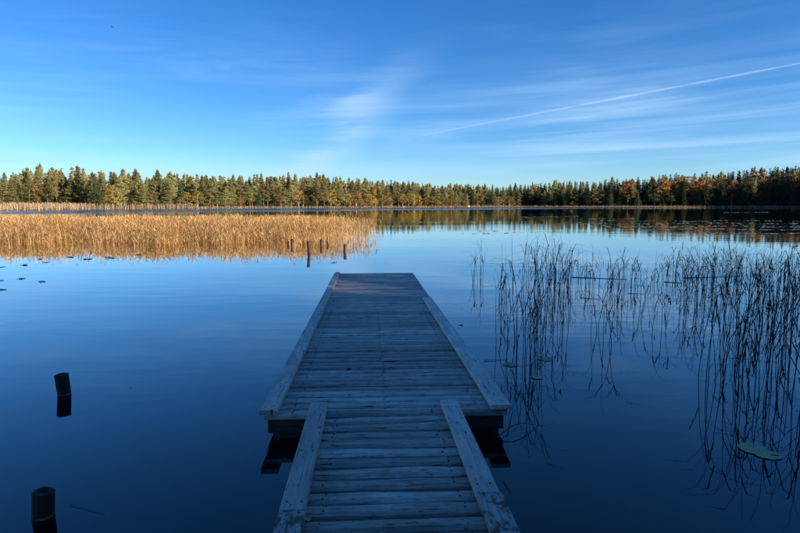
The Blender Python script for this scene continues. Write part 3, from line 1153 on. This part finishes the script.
for px_, vw, vt, n_ in ((699, 380, 262, 3), (716, 385, 258, 4), (737, 370, 262, 4), (752, 395, 266, 5), (764, 405, 262, 4), (779, 390, 256, 5), (792, 400, 258, 6), (805, 410, 260, 5), (745, 350, 262, 4), (786, 350, 258, 5), (770, 362, 258, 4)):
    reed_clump(px_, vw, vt, n_, 0.06, LAB['front'], GRP, s)

# fallen stalks afloat
def fallen(p0, p1, r_, label, mat='reed_dark', z=0.008, arc=0.0, group=None):
    a, b_ = at(*p0), at(*p1)
    base = a.copy()
    P = []
    for k in range(6):
        u = k / 5
        p = a.lerp(b_, u) - base
        P.append((p.x, p.y, z + arc * math.sin(math.pi * u)))
    v, f = tube(P, [r_ * (1 - 0.5 * k / 5) for k in range(6)], 5)
    o = obj('fallen_stalk', mesh('fallen_stalk', v, f), M[mat], loc=base)
    return tag(o, label, 'stalk', group)


fallen((572, 277.5), (627, 279.5), 0.009, 'long dark fallen stalk floating level between reed clumps')
fallen((580, 298), (600, 299.5), 0.006, 'short dark fallen stalk floating in front of the longer one')
fallen((628, 293.5), (646, 294.5), 0.006, 'short dark stalk afloat among the slender reeds')
fallen((664, 282), (682, 283.5), 0.008, 'brown stalk afloat at the edge of the dense reed stand')
fallen((683, 278), (740, 276.5), 0.008, 'long pale stalk lying across the dense reed stand', 'reed_dead')
fallen((484, 361), (506, 359.8), 0.004, 'thin dark stalk afloat beside the platform kerb')
fallen((497, 439), (536, 426), 0.005, 'thin pale arched stalk at the corner of the platform', 'reed_dead', 0.01, 0.06)
fallen((712, 395), (725, 407), 0.004, 'thin pale stalk afloat in front of the dense reeds', 'reed_dead', 0.01)
fallen((503, 481), (512, 494), 0.003, 'short pale stalk afloat beside the walkway kerb', 'reed_dead', 0.008)
fallen((70, 505), (105, 514), 0.002, 'hair thin stalk afloat near the hollow pile', 'reed_dead', 0.006)

# ------------------------------------------------------------------ lily pads
def pad_mesh(seed, n=18, curl=0.0):
    s_ = random.Random(seed)
    V = [(0.0, 0.0, 0.0)]
    for k in range(n + 1):
        an = R(12) + (2 * math.pi - R(24)) * k / n
        r_ = 1 + s_.uniform(-.05, .05)
        V.append((r_ * math.cos(an), r_ * math.sin(an) * 0.92, curl * s_.uniform(0.2, 1) * max(0, math.sin(an + seed)) + s_.uniform(0, .015)))
    top = [(0, k, k + 1) for k in range(1, n + 1)]
    m_ = len(V)
    V2 = V + [(x * .97, y * .97, z - 0.012) for x, y, z in V]
    F = list(top) + [(m_, m_ + k + 1, m_ + k) for k in range(1, n + 1)] + [(k, m_ + k, m_ + k + 1, k + 1) for k in range(1, n + 1)]
    return mesh('lily_pad', V2, F)


def lily(px, v, wpx, label, mat='pad', curl=0.0, group=None, tilt=(0, 0), seed=0):
    p = at(px, v)
    r_ = wpx * p.y / FPX / 2
    me = pad_mesh(seed + 1, 18, curl)
    o = obj('lily_pad', me, M[mat], loc=(p.x, p.y, 0.003 + 0.012 * r_ + abs(tilt[0]) * r_ * .3), rot=(tilt[0], tilt[1], random.Random(seed).uniform(0, 6.28)), scale=r_)
    return tag(o, label, 'lily pad', group)


lily(753, 449, 30, 'large pale green lily pad among dark reed reflections', 'pad_pale', 0.05, None, (0.02, 0), 1)
lily(767, 455, 26, 'pale lily pad overlapping the larger pale one', 'pad_pale', 0.04, None, (0.03, 0.02), 2)
lily(537, 377.5, 13, 'round yellow green lily pad at the foot of the dock reeds', 'pad_pale', 0.05, None, (0.05, 0), 3)
lily(545, 359, 18, 'wide dull lily pad behind the yellow green one', 'pad', 0.0, None, (0, 0), 4)
lily(510, 365, 16, 'dark lily pad floating against the platform side', 'pad', 0.02, None, (0, 0), 5)
gl = 'withered lily pads in front of the golden reeds'
for i, (px_, v_, w_) in enumerate(((22, 278.5, 9), (42, 281.5, 9), (3, 290, 10), (1, 281, 7), (24, 265, 9), (46, 262.5, 10), (88, 259, 12), (110, 258, 14), (3, 267, 7), (70, 257, 9), (40, 259, 6), (138, 255, 9))):
    lily(px_, v_, w_ * 0.75, 'dark curled lily pad floating in front of the golden reeds', 'pad_dark', 0.35, gl, (0.05, 0), 20 + i)
lily(333, 263, 4.5, 'single dark curled pad afloat off the far end of the platform', 'pad_dark', 0.5, None, (0.08, 0), 40)
fallen((17, 279), (17.8, 279.4), 0.008, 'dark broken stem stub beside the curled lily pads', 'reed_dark', 0.0, 0.0)
lily(461, 325, 4.5, 'tiny dark curled leaf afloat off the platform side', 'pad_dark', 0.6, None, (0.1, 0), 41)

# distant rafts of pads, far too many to count
rng = np.random.default_rng(31)
Vp, Fp, n0 = [], [], 0
raft = []
for (u0, u1, v_, dv, n_) in ((600, 830, 221.0, 0.35, 420), (560, 830, 223.5, 0.8, 520), (590, 830, 226.5, 1.0, 620), (640, 830, 229.5, 0.5, 420), (700, 830, 233.5, 0.5, 300), (620, 700, 227.5, 0.6, 200),
                             (520, 578, 216.8, 0.35, 360), (575, 640, 218.6, 0.3, 160), (724, 768, 212.3, 0.2, 420), (462, 515, 233.0, 0.5, 26), (478, 500, 231.5, 0.3, 12), (790, 830, 210.6, 0.2, 200), (440, 560, 217.8, 0.3, 90)):
    k = 0
    ph = rng.uniform(0, 6)
    while k < 0.7 * n_:
        u = rng.uniform(u0, u1)
        if math.sin(u * 0.23 + ph) + math.sin(u * 0.61 + 2 * ph) < -0.25 and rng.random() < 0.8:
            continue
        raft.append((u, v_ + rng.normal() * dv * 0.6 + 0.4 * math.sin(u * .05 + ph)))
        k += 1
for u, v_ in raft:
    p = at(u, v_)
    r_ = rng.uniform(0.06, 0.14)
    a = rng.uniform(0, 6.28)
    tx, ty = rng.normal() * 0.06, rng.normal() * 0.06
    for k in range(7):
        an = a + 2 * math.pi * k / 7
        dx, dy = r_ * math.cos(an), r_ * math.sin(an)
        Vp.append((p.x + dx, p.y + dy, 0.012 + dx * tx + dy * ty))
    Fp.append(tuple(range(n0, n0 + 7)))
    n0 += 7
tag(obj('lily_pad_raft', mesh('lily_pad_raft', np.array(Vp), np.array(Fp)), M['pad']), 'scattered rafts of floating lily pads across the dark reflections', 'lily pads', kind='stuff')

# ------------------------------------------------------------------ small things
def leaf_mesh(seed):
    s_ = random.Random(seed)
    V = []
    n = 10
    for k in range(n):
        an = 2 * math.pi * k / n
        r_ = (1.0 if k % 2 == 0 else 0.68) * s_.uniform(.85, 1.1)
        V.append((r_ * math.cos(an), 0.68 * r_ * math.sin(an), 0.28 * math.cos(an) ** 2 * s_.uniform(.6, 1.4) + 0.12 * math.sin(an) + 0.12))
    V.append((0, 0, 0.02))
    return mesh('fallen_leaf', V, [(k, (k + 1) % n, n) for k in range(n)])


for i, (px_, v_, lab) in enumerate(((320, 468, 'brown fallen leaf tucked against the left walkway kerb'), (308, 519, 'larger crumpled brown leaf by the mossy kerb end'),
                                    (450, 434, 'pale fallen leaf against the right walkway kerb near the platform'), (465.5, 458.5, 'small fallen leaf midway along the right walkway kerb'),
                                    (477, 506, 'pale tan leaf at the right kerb joint of the walkway'), (410, 380, 'tiny reddish leaf lying in the middle of the platform'))):
    p = at(px_, v_, 0.25 if v_ > 400 else 0.205)
    o = obj('fallen_leaf', leaf_mesh(i), M['leaf_brown'], loc=(p.x, p.y, p.z - 0.001), rot=(0, 0, i * 1.3), scale=0.028 if i == 1 else 0.02)
    tag(o, lab, 'leaf', 'fallen leaves on the dock')

# pale boulder on the far beach
p = at(468, 207.2, 0.25)
import bmesh
bm = bmesh.new()
bmesh.ops.create_icosphere(bm, subdivisions=2, radius=0.75)
for v in bm.verts:
    v.co *= 1 + 0.12 * math.sin(v.co.x * 5 + v.co.y * 3) + 0.08 * math.sin(v.co.z * 7)
    v.co.z *= 0.7
me = bpy.data.meshes.new('boulder')
bm.to_mesh(me)
bm.free()
m, t, b = new_mat('pale_stone')
n = noise(t, coords(t, (3, 3, 3)), 1.0, 5, 0.6)
t.links.new(mix_col(t, n, (0.35, 0.34, 0.32), (0.6, 0.59, 0.56)), b.inputs['Base Color'])
b.inputs['Roughness'].default_value = 0.9
az = _px(468)
d = shore(az) + 1.5
o = obj('boulder', me, m, loc=(d * math.sin(R(az)), d * math.cos(R(az)), 0.5))
tag(o, 'small pale boulder on the far shore beyond the dock', 'boulder')

# a distant bird gliding over the lake
p = at_depth(112, 27, 110)
wing = []
V = [(-0.5, -0.05, 0.14), (-0.22, 0.12, 0.10), (0, 0.16, 0.02), (0.22, 0.12, 0.10), (0.5, -0.05, 0.14), (0.2, -0.08, 0.09), (-0.2, -0.08, 0.09), (0, -0.1, 0.02)]
V += [(x, y, z - 0.02) for x, y, z in V]
ring = [0, 1, 2, 3, 4, 5, 7, 6]
F = [(0, 1, 6), (1, 2, 7, 6), (2, 3, 5, 7), (3, 4, 5)]
F += [tuple(i + 8 for i in reversed(f)) for f in F]
F += [(ring[(k + 1) % 8], ring[k], ring[k] + 8, ring[(k + 1) % 8] + 8) for k in range(8)]
body = tube([(0, -0.34, 0), (0, -0.22, 0.0), (0, 0.0, 0.0), (0, 0.18, 0.01), (0, 0.28, 0.02), (0, 0.34, 0.01)], [0.05, 0.035, 0.075, 0.055, 0.04, 0.006], 8)
m, t, b = new_mat('dark_feathers')
n = noise(t, coords(t, (8, 8, 8)), 1.0, 3)
t.links.new(mix_col(t, n, (0.03, 0.03, 0.035), (0.08, 0.08, 0.085)), b.inputs['Base Color'])
bv, bf = join([body, (V, F)])
o = obj('bird', mesh('bird', bv, bf), m, loc=p, rot=(0, R(25), R(60)), scale=0.75)
tag(o, 'small dark bird gliding high in the clear sky', 'bird')

# condensation trail of an aircraft, at cruising height
m, t, b = new_mat('ice_crystals')
n = noise(t, coords(t, (0.0006, 0.0006, 0.0006)), 1.0, 5, 0.6)
al = N(t, 'ShaderNodeAttribute')
al.attribute_name = 'trail'
a_ = math_node(t, 'MULTIPLY', al.outputs['Fac'], map_range(t, n, 0.25, 0.7, 0.45, 1.0))
df = N(t, 'ShaderNodeBsdfDiffuse')
df.inputs[0].default_value = (0.95, 0.95, 0.95, 1)
tl = N(t, 'ShaderNodeBsdfTranslucent')
tl.inputs[0].default_value = (0.95, 0.95, 0.95, 1)
ad = N(t, 'ShaderNodeAddShader')
t.links.new(df.outputs[0], ad.inputs[0])
t.links.new(tl.outputs[0], ad.inputs[1])
tp = N(t, 'ShaderNodeBsdfTransparent')
mx = N(t, 'ShaderNodeMixShader')
t.links.new(a_, mx.inputs[0])
t.links.new(tp.outputs[0], mx.inputs[1])
t.links.new(ad.outputs[0], mx.inputs[2])
t.links.new(mx.outputs[0], t.nodes['Material Output'].inputs[0])
ALT = 9000.0


def on_alt(u, v):
    d_ = ray(u, v)
    return np.array([0, 0, CAM_H]) + d_ * ((ALT - CAM_H) / d_[2])


A, B = on_alt(980, 29), on_alt(408, 138)
P, rad, fade = [], [], []
nseg = 60
for k in range(nseg + 1):
    u = k / nseg
    p = A + (B - A) * u
    P.append(p - A)
    rad.append(50 + 100 * u + 18 * math.sin(k * 1.7) + 14 * math.sin(k * 0.61))
    fade.append(0.065 * (1 - u) ** 0.8 + 0.0015)
v, f = tube(P, rad, 8, False)
me = mesh('contrail', v, f, True)
at_ = me.attributes.new('trail', 'FLOAT', 'POINT')
at_.data.foreach_set('value', np.repeat(np.array(fade, dtype=np.float32), 8))
o = obj('contrail', me, m, loc=tuple(A))
tag(o, 'thin white contrail slanting across the blue sky', 'contrail')
